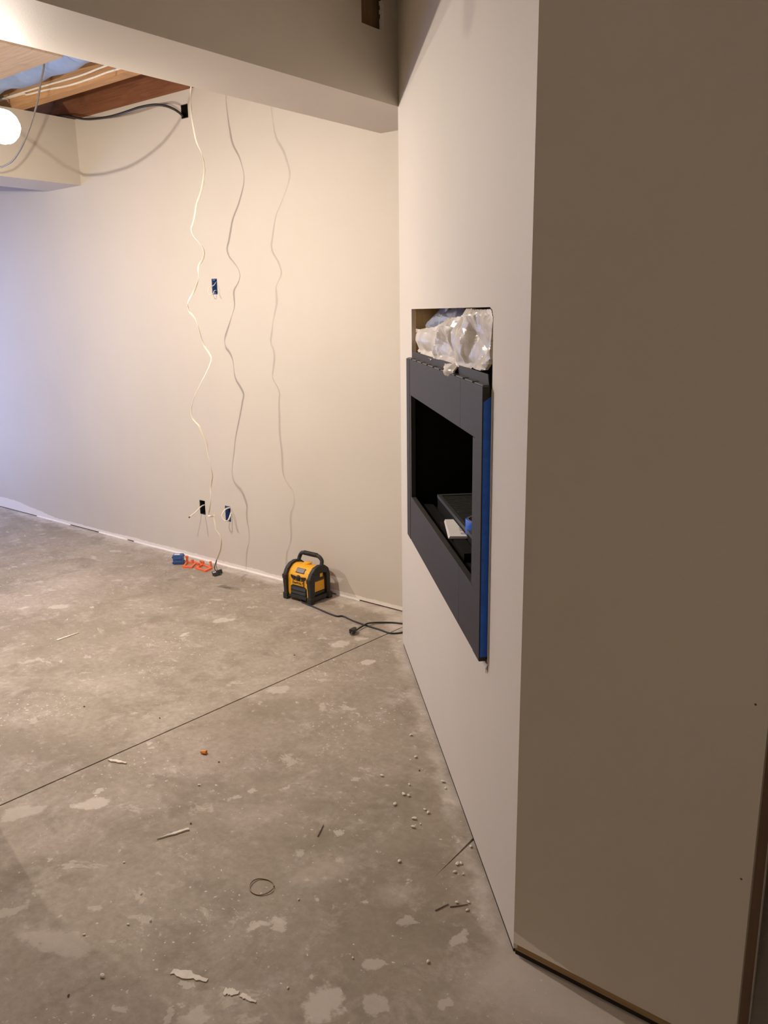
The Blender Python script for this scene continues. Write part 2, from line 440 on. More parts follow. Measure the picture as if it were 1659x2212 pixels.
mb = MB()
for xa, xb in ((-4.95, -4.62), (-4.55, -3.02), (-2.78, -2.62), (-5.75, -5.30)):
    n = int((xb-xa)/.02); rows = []
    for i in range(n+1):
        k = math.sin(math.pi*i/n)**.3; h = (.007+.005*noise.noise(Vector((i*.25, xa, 3)))+random.uniform(-.001, .001))*k; w = .002+.008*k*(.6+.4*noise.noise(Vector((i*.2, xa, 9))))
        x = xa+(xb-xa)*i/n
        rows.append([mb.bm.verts.new(p) for p in ((x, YB-w, 0), (x, YB-w*.35, h*.55), (x, YB-.0006, .008+h*.6), (x, YB+.004, .008+h*.6), (x, YB+.004, 0))])
    for A, B in zip(rows, rows[1:]):
        for k in range(5): mb.bm.faces.new((A[k], A[(k+1) % 5], B[(k+1) % 5], B[k])).smooth = True
    mb.bm.faces.new(rows[0]); mb.bm.faces.new(rows[-1])
o = mb.build('compound_fillet', simple('dried compound', MUD, .9, .04), wb); o['kind'] = 'stuff'
# left wall with a window
wl = struct(panel((YF, YB+.013), (0, 2.84), [(1.15, 2.95, .06, 2.12)], lambda u, v, w: Vector((XL-w, u, v)), .10).build('wall_left', 'wall'))
y0, y1, ym, z0, z1 = 1.15, 2.95, 2.05, .06, 2.12
wf = struct(MB().box((XL-.05, y0, z0), (XL-.02, y0+.06, z1)).box((XL-.05, y1-.06, z0), (XL-.02, y1, z1)).box((XL-.05, y0+.06, z0), (XL-.02, y1-.06, z0+.06))
            .box((XL-.05, y0+.06, z1-.06), (XL-.02, y1-.06, z1)).box((XL-.05, ym-.03, z0+.06), (XL-.02, ym+.03, z1-.06)).build('window_1', 'label'))
MB().box((XL-.037, y0+.06, z0+.06), (XL-.033, ym-.03, z1-.06)).build('pane', 'glass', wf)
MB().box((XL-.037, ym+.03, z0+.06), (XL-.033, y1-.06, z1-.06)).build('pane', 'glass', wf)
struct(MB().box((XL, YF-.1, 0), (XR, YF, 2.84)).build('wall_front', 'wall'))
struct(MB().box((XR, YF, 0), (XR+.1, 4.0, 2.84)).build('wall_right', 'wall'))

# fireplace wall: 45 degree drywall with an opening for the insert
HS0, HS1, HZ0, HZ1 = .290, 1.528, .590, 1.455
wdg = struct(panel((0, SL), (.017, ZC), [(HS0, HS1, HZ0, HZ1)], lambda u, v, w: fp(u, w, v), .013).build('wall_fireplace', 'wall_diag'))
MB().box((.01, .003, 0), (SL, .0125, .0165), MF).box((.01, .0135, 0), (SL, .10, .038), MF).build('bottom_plate', 'dark', wdg)  # plate coloured near black to draw the shaded gap under the drywall
MB().prism([(HS0, 0, HZ1), (HS0+.035, 0, HZ1), (HS0+.012, 0, HZ1-.006), (HS0, 0, HZ1-.022)], (0, .013, 0), MF).build('corner_fillet', 'plaster', wdg)
for a in (1.522, .205):
    MB().box((a, .0135, .038), (a+.085, .104, 2.5), MF).build('stud', 'stud', wdg)
MB().box((HS0+.01, .0135, HZ1+.004), (HS1-.006, .104, HZ1+.045), MF).build('header', 'stud', wdg)
MB().box((1.74, .02, 1.0), (1.76, .34, 2.0), MF).build('cavity_board', simple('brown cavity board', (.15, .105, .075), .9), wdg)
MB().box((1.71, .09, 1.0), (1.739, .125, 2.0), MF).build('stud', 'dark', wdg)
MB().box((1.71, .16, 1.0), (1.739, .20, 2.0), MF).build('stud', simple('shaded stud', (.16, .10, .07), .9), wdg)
# ragged mud edge and a torn scrap of board paper beside the insert
mb = MB(); zz = .60
while zz < 1.25:
    h = random.uniform(.015, .05); w = random.uniform(.002, .0055)
    mb.prism([(HS0, -.0012, zz), (HS0-w*.4, -.0012, zz), (HS0-w, -.0012, zz+h*.5), (HS0-w*.5, -.0012, zz+h), (HS0, -.0012, zz+h)], (0, .003, 0), MF); zz += h
mb.build('mud_edge', simple('mud edge', MUD, .9, .04), wdg)
MB().prism([(HS0+.020, -.001, .590), (HS0-.004, -.001, .596), (HS0-.002, -.006, .586), (HS0+.003, -.004, .570)], (0.001, .002, 0), MF).build('torn_paper', 'paper', wdg, 'torn white scrap of board paper under the insert')
# return from the fireplace wall to the back wall
struct(MB().box((-2.094, 2.752, .016), (-2.081, YB, ZC)).build('wall_return', 'wall'))
# near wall, parallel with the back wall
wn = struct(panel((C1.x, -.300), (.032, ZC), [], lambda u, v, w: Vector((u, 1.445+w, v)), .013).build('wall_near', 'wall_near'))
MB().prism([(C1.x+.004, 1.4515, 0), (-.300, 1.4515, 0), (-.300, 1.4579, 0), (C1.x-.003, 1.4579, 0)], (0, 0, .029)).box((C1.x, 1.458, 0), (-.300, 1.549, .038)).build('bottom_plate', 'plate', wn)
MB().box((C1.x+.002, 1.4508, 0), (-.300, 1.4514, .010)).build('shade_strip', 'dark', wn)  # thin dark strip painted as the shade along the floor below the plate
MB().box((-.338, 1.459, .038), (-.300, 1.548, ZC)).build('stud', wood_mat('end stud', (.30, .18, .12), (.38, .25, .17), 2), wn)
MB().box((C1.x+.12, 1.549, .02), (-.299, 1.562, ZC)).build('rear_board', 'plaster', wn)

# near ceiling, subfloor and joists over the open bay
ce = struct(MB().box((-2.085, YF, ZC), (XR, YB, ZC+.02)).build('ceiling', 'ceil'))
MB().box((XL-.1, YF-.1, 2.822), (XR+.1, YB+.22, 2.84)).build('subfloor', 'osb', ce)
MB().box((XL, YB, ZC), (-2.44, YB+.038, 2.822)).build('joist', 'rim', ce, 'reddish rim joist along the back wall')
y = 2.690
MB().box((XL, y, ZC), (-2.44, y+.065, 2.822)).build('joist', 'joist', ce)
for y in (1.30, .90, .50, .1, -.3, -.7, -1.1, -1.5, -1.9, -2.3, -2.7):
    MB().box((XL, y, ZC), (-2.44, y+.045, 2.822)).build('joist', 'joist', ce)
MB().box((XL, 1.75, ZC), (-3.70, 2.355, ZC+.018)).build('plank', 'osb', ce, 'wide pale board under the joists')
MB().box((-3.67, 1.95, ZC+.01), (-3.50, 2.33, ZC+.028)).build('plank', 'osb', ce)
# bulkhead over the corner of the fireplace wall (drop beam) with a square cut-out
HB = 2.207
HOLE = (2.531, 2.660, 2.448, 2.556)
tr1 = struct(panel((YF, YB), (HB, ZC), [HOLE], lambda u, v, w: Vector((-2.085-w, u, v)), .013).build('trim_1', 'wall'))
MB().box((-2.440, YF, HB), (-2.098, YB, HB+.013)).build('soffit', 'wall', tr1)
MB().box((-2.440, YF, HB+.013), (-2.427, YB, 2.822)).build('far_board', 'wall', tr1)
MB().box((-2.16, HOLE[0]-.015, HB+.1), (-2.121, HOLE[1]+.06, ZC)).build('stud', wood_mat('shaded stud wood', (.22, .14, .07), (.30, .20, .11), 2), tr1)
# ragged gypsum edge on the right of the cut-out
mb = MB()
zz = HOLE[2]
while zz < HOLE[3]-.012:
    h = random.uniform(.008, .016); w = random.uniform(.004, .014)
    mb.box((-2.0975, HOLE[1]-w, zz), (-2.0855, HOLE[1], min(zz+h, HOLE[3]))); zz += h
mb.build('broken_edge', 'plaster', tr1)
# smaller bulkhead further left
tr2 = struct(MB().box((-5.140, YF, 2.218), (-4.773, YB, 2.231)).build('trim_2', 'wall'))
MB().box((-4.786, YF, 2.231), (-4.773, YB, ZC)).build('near_board', 'wall', tr2)
MB().box((-5.140, YF, 2.231), (-5.127, YB, ZC)).build('far_board', 'wall', tr2)

# ================================================================== FIREPLACE INSERT
def P(s, e, z): return fp(s, e, z)
FZ0, FZ1 = .602, 1.278
OS0, OS1, OZ0, OZ1 = .393, 1.415, .772, 1.150
fi = thing('fireplace_insert', fp(.9, 0, FZ0), 'charcoal steel gas fireplace insert set in the angled wall', 'fireplace')
ef, eb = -.021, -.004
def fbox(name, a, b, mat='charcoal', bev=.0012, label=None, par=None): return MB().box(a, b, MF, bev).build(name, mat, par or fi, label)
gap = .0012
seam = .545
fbox('top_panel', (OS0-.03+gap, ef, OZ1), (seam-gap/2, eb, FZ1)); fbox('top_panel', (seam+gap/2, ef, OZ1), (OS1+.03-gap, eb, FZ1))
fbox('bottom_panel', (OS0-.03+gap, ef, FZ0), (seam-gap/2, eb, OZ0)); fbox('bottom_panel', (seam+gap/2, ef, FZ0), (OS1+.03-gap, eb, OZ0))
fbox('side_post', (OS0-.030+gap, ef, OZ0+gap), (OS0, eb, OZ1-gap)); fbox('side_post', (OS1, ef, OZ0+gap), (OS1+.03-gap, eb, OZ1-gap))
fbox('side_trim', (HS0+.003, ef-.001, FZ0), (OS0-.03, eb, FZ1), 'charcoal'); fbox('side_trim', (OS1+.03, ef-.001, FZ0), (1.522, eb, FZ1), 'charcoal')
# steel shell behind the surround (sides seen from the room)
fbox('shell', (HS0+.006, eb+.001, FZ0+.004), (HS0+.009, .38, FZ1-.012), 'black', 0)
fbox('shell', (1.516, eb+.001, FZ0+.004), (1.519, .38, FZ1-.012), 'black', 0)
fbox('shell', (HS0+.01, .005, FZ1-.013), (1.515, .40, FZ1-.010), 'charcoal', 0)
# masking tape down the right side flank and onto the edge of the wall
MB().prism([(HS0+.0018, ef+.002, FZ0+.012), (HS0+.0018, -.0004, FZ0+.012), (HS0+.0018, -.0004, 1.256), (HS0+.0018, ef+.002, 1.243)], (.001, 0, 0), MF).build('masking_tape', 'tape', fi, 'strip of blue masking tape down the right side')
# mounting flange standing behind the top panel, and its row of tabs
MB().prism([(HS0+.02, eb+.002, FZ1-.01), (1.512, eb+.002, FZ1-.01), (1.512, eb+.002, FZ1+.026), (HS0+.035, eb+.002, FZ1+.026)], (0, .002, 0), MF).build('mounting_flange', 'charcoal', fi)
for i in range(11):
    a = 1.512 - i*.112
    if a-.07 < HS0+.01: break
    MB().box((a-.085, ef+.003, FZ1-.001), (a, eb+.001, FZ1+.003), MF).build('tab', 'charcoal_lit', fi)
# firebox
fb = MB().box((OS0-.02, .40, OZ0-.05), (OS1+.02, .405, OZ1+.05), MF).box((OS0-.022, .0, OZ0-.05), (OS0-.018, .40, OZ1+.05), MF)
fb.box((OS1+.018, .0, OZ0-.05), (OS1+.022, .40, OZ1+.05), MF).box((OS0-.018, .0, OZ1+.02), (OS1+.018, .40, OZ1+.03), MF).box((OS0-.018, -.002, OZ0-.045), (OS1+.018, .40, OZ0-.035), MF)
fb.build('firebox', 'firebox', fi, 'black firebox interior')
for a in (1.36, 1.10, .8):
    MB().box((a, .392, OZ0-.03), (a+.004, .399, OZ1+.01), MF).build('panel_seam', 'tray', fi)
# burner tray with louvres
tz = .800
MB().box((.46, .061, OZ0-.034), (1.321, .30, tz-.012), MF).build('tray_base', 'firebox', fi)
by = MB()
by.box((.46, .060, tz-.012), (1.322, .072, tz), MF).box((.46, .19, tz-.012), (1.322, .30, tz), MF).box((1.30, .072, tz-.012), (1.322, .19, tz), MF).box((.46, .072, tz-.012), (.50, .19, tz), MF)
bt = by.build('burner_tray', 'tray', fi, 'slotted burner tray')
nl = 44
for i in range(nl):
    a = .505 + i*(.79/nl)
    MB().box((a, .074, tz-.012), (a+.0105, .188, tz-.001), MF).build('louvre', 'tray', bt)
MB().box((.75, .21, tz), (1.05, .28, tz+.003), MF).build('cover_plate', 'firebox', bt)
# clips glinting at the front of the firebox
for s, e, z, r in ((.50, .03, .785, .012), (.47, .035, .778, .010), (.56, .02, .752, .012)):
    MB().tube([fp(s+r*math.cos(a), e, z+r*.8*math.sin(a)) for a in [x*.35 for x in range(6)]], .0012, 6).build('wire_clip', 'metal', fi, 'small shiny wire clip')
fbox('valve_box', (.66, .018, OZ0-.034), (1.04, .056, OZ0-.0006), 'firebox', .001)
fbox('front_ledge', (OS0-.01, -.003, OZ0-.036), (OS1+.01, .06, OZ0-.026), 'firebox', .002)

# booklet and tape roll lying in the firebox opening
pz = .772
def onz(px, py, z):
    p = atz(px, py, z); return Vector(((p-C1).dot(AL), (p-C1).dot(NN), z))
pq = [onz(959.4, 1127, pz), onz(1005, 1126.5, pz), onz(1040, 1185, pz), onz(992, 1163, pz)]
p0, p1, p3 = pq[0], pq[1], pq[3]
eu = (p1-p0).normalized(); ev = (p3-p0); ev = ev-eu*ev.dot(eu); ev.normalize()
bw, bh = .230, (p3-p0).length
bk = thing('instruction_booklet', MF @ p0, 'white printed booklet lying in the fireplace opening under blue tape roll', 'booklet')
def bq(u, v, z): return MF @ (p0+eu*u+ev*v+Vector((0, 0, z)))
for i in range(4):
    d = .0016*i
    MB().prism([bq(d*.6, -d, i*.0018), bq(bw-d, d*.4, i*.0018), bq(bw+d, bh+d, i*.0018), bq(d, bh-d*.7, i*.0018)], (0, 0, .0014)).build('page', 'paper', bk)
tx = MB()
zt = 4*.0018
for i in range(13):
    v = .025+i*(bh-.04)/13
    u = .04 if i % 5 else .05
    tx.prism([bq(u, v, zt), bq(random.uniform(.10, .138), v, zt), bq(.13, v+.0022, zt) if False else bq(random.uniform(.10, .138), v+.003, zt), bq(u, v+.003, zt)], (0, 0, .0003))
tx.build('printed_lines', 'ink', bk)
tc = onz(1014.5, 1146, pz+.009)
tc = Vector((tc.x-.045, tc.y+.03, pz+.009))
tp = MF @ tc
tr = thing('tape_roll', tp, 'roll of blue masking tape standing on the booklet', 'tape roll')
mt = Matrix.Translation(tp)
MB().lathe([(.046, 0), (.050, .0), (.052, .002), (.052, .046), (.050, .048), (.046, .048), (.046, 0)], mt, 32).build('tape', 'tape', tr)
MB().lathe([(.0435, .0), (.0458, 0), (.0458, .048), (.0435, .048), (.0435, 0)], mt, 32).build('core', 'card', tr, 'brown cardboard core')

# ------------------------------------------------------------------ crumpled plastic stuffed above the insert
def tri(u): return abs((u % 1.0)*2-1)
def crumple(name, outline, e0, drape, e_back, bulge, mat, label, seed, amp):
    """solid crumpled sheet in the wall opening; drape = (z below which it hangs over the flange, e there)"""
    def e_at(z):
        if not drape: return e0
        k = max(0, min(1, (drape[0]-z)/.035)); return e0+(drape[1]-e0)*k*k*(3-2*k)
    poly = []
    for x, y in outline:
        e = e0
        for _ in range(4): p = atdiag(x, y, e); e = e_at(p.z)
        poly.append((p.x, p.z))
    s0, s1 = min(p[0] for p in poly), max(p[0] for p in poly); z0, z1 = min(p[1] for p in poly), max(p[1] for p in poly)
    rnd = random.Random(seed)
    KX = .75                                   # folds run long across the wall
    waves = []
    for k in range(8):
        a = rnd.uniform(0, math.pi); f = 5.5*1.30**k*rnd.uniform(.8, 1.2)
        waves.append((math.cos(a)*f*KX, math.sin(a)*f, rnd.random(), 1.0/(1.62**k)))
    wsum = sum(w[3] for w in waves)
    def fold(x, y):
        q = noise.noise_vector(Vector((x*4*KX*2, y*7, seed)))*.035
        return sum(w*tri(a*(x+q.x*2)+b*(y+q.y)+ph) for a, b, ph, w in waves)/wsum - .5
    def inside(x, y):
        r = False; n = len(poly)
        for i in range(n):
            (x1, y1), (x2, y2) = poly[i], poly[(i+1) % n]
            if (y1 > y) != (y2 > y) and x < (x2-x1)*(y-y1)/(y2-y1)+x1: r = not r
        return r
    def edge(x, y):
        best = 9
        for i in range(len(poly)):
            a = Vector((poly[i][0]*KX, poly[i][1])); b = Vector((poly[(i+1) % len(poly)][0]*KX, poly[(i+1) % len(poly)][1])); p = Vector((x*KX, y)); d = b-a
            tt = max(0, min(1, (p-a).dot(d)/max(d.dot(d), 1e-9))); best = min(best, (p-a-d*tt).length)
        return best
    step, zst = .0062, .0030
    bm = bmesh.new(); V = {}
    nx, nz_ = int((s1-s0)/step)+2, int((z1-z0)/zst)+2
    jit = {(i, j): (rnd.uniform(-.25, .25), rnd.uniform(-.25, .25)) for i in range(nx+1) for j in range(nz_+1)}
    def get(i, j, side):
        k = (i, j, side)
        if k not in V:
            jx, jz = jit[i, j]
            x, y = s0+(i+jx)*step, z0+(j+jz)*zst
            d = edge(x, y) if inside(x, y) else 0
            if side == 0: e = e_at(y) - bulge*(1-math.exp(-d/.03)) + amp*fold(x, y)*(.35+.65*min(1, d/.015))
            else: e = e_at(y)+.003+max(0, e_back-e_at(y))*(1-math.exp(-max(0, d-.012)/.05))*(1 if y > (drape[0] if drape else -9) else 0)
            V[k] = bm.verts.new(fp(x, e, y))
        return V[k]
    sol = {(i, j) for i in range(nx) for j in range(nz_) if inside(s0+(i+.5)*step, z0+(j+.5)*zst)}
    for i, j in sol:
        for side in (0, 1):
            q = [get(i, j, side), get(i+1, j, side), get(i+1, j+1, side), get(i, j+1, side)]
            bm.faces.new(q[:3]); bm.faces.new([q[0], q[2], q[3]])
        for di, dj, a, b in ((-1, 0, (i, j), (i, j+1)), (1, 0, (i+1, j), (i+1, j+1)), (0, -1, (i, j), (i+1, j)), (0, 1, (i, j+1), (i+1, j+1))):
            if (i+di, j+dj) not in sol: bm.faces.new([get(*a, 0), get(*b, 0), get(*b, 1), get(*a, 1)])
    mb = MB(); mb.bm.free(); mb.bm = bm
    return tag(mb.build(name, mat), label, 'plastic sheet')
crumple('plastic_sheet', [(892, 709), (900, 711), (915, 711), (925, 708), (938, 706), (952, 698), (966, 694), (972, 688), (995, 682), (1004, 671), (1012, 666), (1022, 666), (1030, 670), (1045, 667), (1058, 668), (1063, 690), (1062, 770),
        (1060, 786), (1049, 800), (1030, 798), (1003, 792), (988, 791), (984, 797), (979, 806), (972, 813), (966, 811), (962, 800), (958, 788), (956, 778), (950, 776), (938, 774), (934, 771), (928, 778), (923, 772), (917, 768), (909, 763), (903, 757), (908, 750), (901, 741), (896, 735), (892, 725)],
        .012, (1.318, -.015), .055, .012, 'plastic', 'crumpled clear white plastic sheet stuffed in the hole above the fireplace', 3, .075)
crumple('plastic_sheet', [(914, 712), (917, 700), (924, 690), (934, 686), (944, 676), (955, 666), (966, 664), (972, 668), (985, 664), (1000, 666), (1015, 672), (1015, 715), (940, 722)],
        .075, None, .12, .02, 'plastic_blue', 'bluish grey plastic sheet behind the white crumpled one in the wall hole', 8, .06)

# ================================================================== RADIO
RX, RY, RW, RD = -2.969, 2.884, .193, .150
rd = thing('jobsite_radio', (RX+RW/2, RY, 0), 'yellow and black jobsite radio on the floor against the back wall', 'radio')
def R_(x, y, z): return Vector((RX+x, RY+y, z))
MR = Matrix.Translation((RX, RY, 0))
prof = [(.012, .018), (.012, .118), (.016, .135), (.030, .158), (.052, .176), (.075, .182), (.105, .178), (.128, .160), (.138, .130), (.138, .018)]
MB().prism([(.019, y, z) for y, z in prof], (RW-.038, 0, 0), MR, .004).build('body', 'yellow', rd)
# side cages
for x in (0, RW-.022):
    out = [(0, .030), (-.004, .100), (-.003, .135), (.012, .163), (.040, .186), (.075, .194), (.112, .188), (.138, .168), (.149, .130), (.148, .030), (.140, .016), (.008, .016)]
    inn = [(.030, .040), (.030, .118), (.040, .140), (.058, .156), (.080, .160), (.104, .155), (.118, .138), (.122, .118), (.122, .040)]
    # ring made of segments front, top, rear, bottom
    for seg_ in ([(0, .012), (-.004, .100), (-.003, .135), (.012, .163), (.036, .150), (.028, .118), (.028, .012)],
                 [(.012, .163), (.040, .186), (.075, .194), (.112, .188), (.138, .168), (.118, .142), (.100, .156), (.078, .161), (.055, .157), (.036, .150)],
                 [(.138, .168), (.149, .130), (.148, .012), (.122, .012), (.122, .118), (.118, .142)]):
        MB().prism([(x, y, z) for y, z in seg_], (.022, 0, 0), MR, .004).build('cage_bar', 'rubber', rd)
    MB().box((x+.001, .028, .012), (x+.021, .122, .034), MR, .004).build('cage_rail', 'rubber', rd)
    # bumper lugs and feet
    for y in (-.006, .128):
        MB().box((x-.004, y, 0), (x+.026, y+.030, .036), MR, .006).build('foot', 'rubber', rd)
    MB().box((x-.003, -.009, .110), (x+.025, .016, .136), MR, .007).build('bumper', 'rubber', rd)
# handle
hy = .108
hp = spline([R_(.016, hy-.01, .180), R_(.018, hy, .205), R_(.034, hy, .226), R_(.060, hy, .230), R_(RW/2, hy, .230), R_(RW-.060, hy, .230), R_(RW-.034, hy, .224), R_(RW-.018, hy, .205), R_(RW-.016, hy-.01, .178)], 5)
hd = MB().tube(hp, .0105, 10).build('handle', 'rubber', rd)
for i in range(14):
    x = .052 + i*(RW-.104)/13
    MB().lathe([(.0112, -.0022), (.0128, 0), (.0112, .0022)], MR @ Matrix.Translation((x, hy, .230)) @ Matrix.Rotation(math.pi/2, 4, 'Y'), 10).build('grip_ring', 'rubber', hd)
# sloped display
sl = math.atan2(.176-.135, .052-.016)
MS = MR @ Matrix.Translation((RW/2, .030, .158)) @ Matrix.Rotation(sl, 4, 'X')
MB().box((-.030, -.013, -.004), (.030, .016, .0012), MS, .002).build('display_bezel', 'black', rd)
MB().box((-.026, -.010, .0005), (.026, .013, .0022), MS).build('display', 'lcd', rd)
# button clusters and dial
def front(name, pts, mat, dep=.004, bev=.001): return MB().prism([(x, .0125, z) for x, z in pts], (0, -dep, 0), MR, bev).build(name, mat, rd)
c = RW/2
front('button_pad', [(c-.052, .136), (c-.020, .132), (c-.022, .115), (c-.040, .115), (c-.050, .124)], 'black')
front('button_pad', [(c+.020, .132), (c+.052, .136), (c+.050, .124), (c+.040, .115), (c+.022, .115)], 'black')
MB().lathe([(0, .010), (.0125, .010), (.0150, .006), (.0150, 0), (0, 0)], MR @ Matrix.Translation((c, .014, .125)) @ Matrix.Rotation(math.pi/2, 4, 'X'), 20).build('dial', 'black', rd)
# badge with the maker's lettering
bd = front('badge', [(c-.040, .112), (c+.040, .112), (c+.040, .084), (c-.040, .084)], 'black', .004, .002)
MB().box((c-.0370, .0076, .0865), (c+.0370, .0086, .1095), MR).build('badge_face', 'yellow', bd)
tcu = bpy.data.curves.new('lettering', 'FONT'); tcu.body = 'DeWALT'; tcu.size = .0185; tcu.align_x = 'CENTER'; tcu.align_y = 'CENTER'; tcu.extrude = .0006; tcu.offset = .00035
to = bpy.data.objects.new('tmp', tcu); COL.objects.link(to); bpy.context.view_layer.update()
tme = bpy.data.meshes.new_from_object(to.evaluated_get(bpy.context.evaluated_depsgraph_get())); bpy.data.objects.remove(to)
tme.transform(MR @ Matrix.Translation((c, .0072, .098)) @ Matrix.Rotation(math.pi/2, 4, 'X')); tme.materials.clear(); tme.materials.append(M['black'])
tob = bpy.data.objects.new('lettering', tme); COL.objects.link(tob); tob.parent = bd
# speaker recess with louvres
gp = [(c-.056, .074), (c-.044, .082), (c+.044, .082), (c+.056, .074), (c+.058, .020), (c-.058, .020)]
gr = front('speaker_grille', gp, 'black', .002, .0005)
for z in (.066, .046, .028):
    MB().prism([(c-.050, .011, z+.009), (c+.050, .011, z+.009), (c+.052, .0045, z-.006), (c-.052, .0045, z-.006)], (0, .003, -.002), MR).build('grille_louvre', 'rubber', gr)
MB().box((c-.062, -.002, .016), (c+.062, .014, .030), MR, .004).build('front_rail', 'rubber', rd)
# right and left sides
for x, sgn in ((RW-.020, 1), (.020, -1)):
    MB().box((x, .034, .055), (x+sgn*.006, .118, .108), MR, .002).build('side_panel', 'yellow', rd)
    MB().box((x, .034, .112), (x+sgn*.010, .112, .150), MR, .004).build('side_vent', 'black', rd)
    MB().box((x, .034, .036), (x+sgn*.008, .118, .053), MR, .003).build('side_skirt', 'black', rd)
    MB().box((x+sgn*.008, .080, .128), (x+sgn*.012, .100, .148), MR, .001).build('side_switch', 'yellow', rd)
MB().lathe([(0, .182), (.020, .182), (.024, .188), (.018, .192), (0, .192)], MR @ Matrix.Translation((c-.01, .095, -.003)), 20).build('top_port', 'yellow', rd)

# radio cord on the floor, running off behind the fireplace corner and back with its plug
def cord_pts(lst, r): return [atz(x, y, z if False else r) + Vector((0, 0, z)) for x, y, z in lst]
cr = .0040
cd = thing('power_cord', atz(760, 1340), 'black radio power cord on the floor with its plug end loose', 'cord')
path = cord_pts([(668, 1288, .0), (655, 1293, .0), (651, 1299, .0), (660, 1304, .0), (680, 1312, .0), (705, 1323, .0), (727, 1331, .001), (740, 1331, .001), (752, 1336, .0), (768, 1343, .0), (797, 1353, .0), (820, 1360, .0), (840, 1367, 0), (855, 1368, 0), (870, 1366, 0), (884, 1362, 0)], cr)
end = path[-1]
path += [end+Vector((.10, .03, 0)), end+Vector((.145, .10, 0))]
back = cord_pts([(892, 1347, .0), (870, 1347, .0), (850, 1345, .0), (825, 1345, .001), (805, 1347, .004), (793, 1351, .009), (780, 1357, .006), (768, 1364, .004)], cr)
path += [back[0]+Vector((.07, .12, 0))] + back
MB().tube(spline(path, 6), cr, 8).build('cable', 'black', cd)
pp = back[-1]; pdir = (atz(752, 1374, .010)-pp); pdir.z = 0; pdir.normalize()
MPl = Matrix.Translation(pp+Vector((0, 0, .009))) @ Matrix((pdir, Vector((-pdir.y, pdir.x, 0)), Vector((0, 0, 1)))).transposed().to_4x4()
pl = MB().prism([(0, -.006, 0), (.010, -.009, 0), (.034, -.015, 0), (.040, -.014, 0), (.040, .014, 0), (.034, .015, 0), (.010, .009, 0), (0, .006, 0)], (0, 0, .020), MPl @ Matrix.Translation((0, 0, -.010)), .003).build('plug', 'black', cd)
for q in (-.006, .006): MB().box((.040, q-.0008, -.003), (.054, q+.0008, .004), MPl).build('prong', 'metal', pl)
MB().box((.040, -.002, -.009), (.056, .002, -.006), MPl).build('prong', 'metal', pl)

# ================================================================== ELECTRICAL
def box_in_wall(cutr, depth, mat, label, ears=False):
    x0, x1, z0, z1 = cutr; i = .0015
    o = thing('outlet_box', ((x0+x1)/2, YB, (z0+z1)/2), label, 'outlet box')
    w = .002
    mb = MB().box((x0+i, YB+.001, z0+i), (x0+i+w, YB+depth, z1-i)).box((x1-i-w, YB+.001, z0+i), (x1-i, YB+depth, z1-i))
    mb.box((x0+i+w, YB+.001, z0+i), (x1-i-w, YB+depth, z0+i+w)).box((x0+i+w, YB+.001, z1-i-w), (x1-i-w, YB+depth, z1-i)).box((x0+i, YB+depth, z0+i), (x1-i, YB+depth+.002, z1-i))
    mb.build('shell', mat, o)
    if ears:
        for za in (z0+.004, z1-.010): MB().box(((x0+x1)/2-.009, YB-.002, za), ((x0+x1)/2+.009, YB+.006, za+.007)).build('screw_tab', mat, o)
    return o
box_in_wall(CUT_TOP, .075, 'black', 'black outlet box high on the back wall near the joists')
box_in_wall(CUT_TV, .07, 'blue', 'blue outlet box at mid height on the back wall', True)
box_in_wall(CUT_LOW, .07, 'black', 'black outlet box low on the back wall with a cable stub')
box_in_wall(CUT_BLUE, .07, 'blue', 'blue outlet box low on the back wall with a white cable loop', True)
def wire(name, pts, r, mat, label, cat='cable', n=8, seg=8):
    o = MB().tube(spline(pts, n), r, seg).build(name, mat); return tag(o, label, cat)
# stub
a = aty(436, 1093, YB-.004)
stub = wire('cable_stub', [a+Vector((.004, .045, .003)), a, aty(425, 1104, YB-.05), aty(413, 1114, YB-.09), aty(410, 1116.5, YB-.10)], .0036, 'white_cable', 'short white cable stub poking out of the low black outlet box')
MB().tube([aty(410, 1116.5, YB-.1003), aty(408, 1118, YB-.108)], .0040, 8).build('cut_end', 'dirt', stub)
# loop at low blue box
wire('cable_loop', [aty(498, 1097, YB+.05), aty(497, 1096.5, YB+.005), aty(488, 1099.5, YB-.045), aty(482.5, 1107, YB-.065), aty(480, 1115, YB-.07), aty(484, 1123, YB-.068), aty(489, 1125.5, YB-.06), aty(494, 1122, YB-.035), aty(498, 1111, YB-.012), aty(499, 1104, YB+.05)], .0040, 'white_cable', 'white cable looped out of the low blue outlet box')
# loop at mid-height box
def tv(x, y, e): return aty(400+x/10.37, 540+y/10.37, YB-e)
wire('cable_loop', [tv(720, 690, -.05), tv(690, 720, -.01), tv(650, 780, .02), tv(590, 820, .04), tv(540, 850, .05), tv(518, 920, .055), tv(540, 985, .055), tv(585, 1005, .05), tv(625, 975, .035), tv(650, 915, .02), tv(690, 905, .0), tv(730, 910, -.05)], .0020, 'white_cable', 'thin white cable looped out of the mid-height blue outlet box')
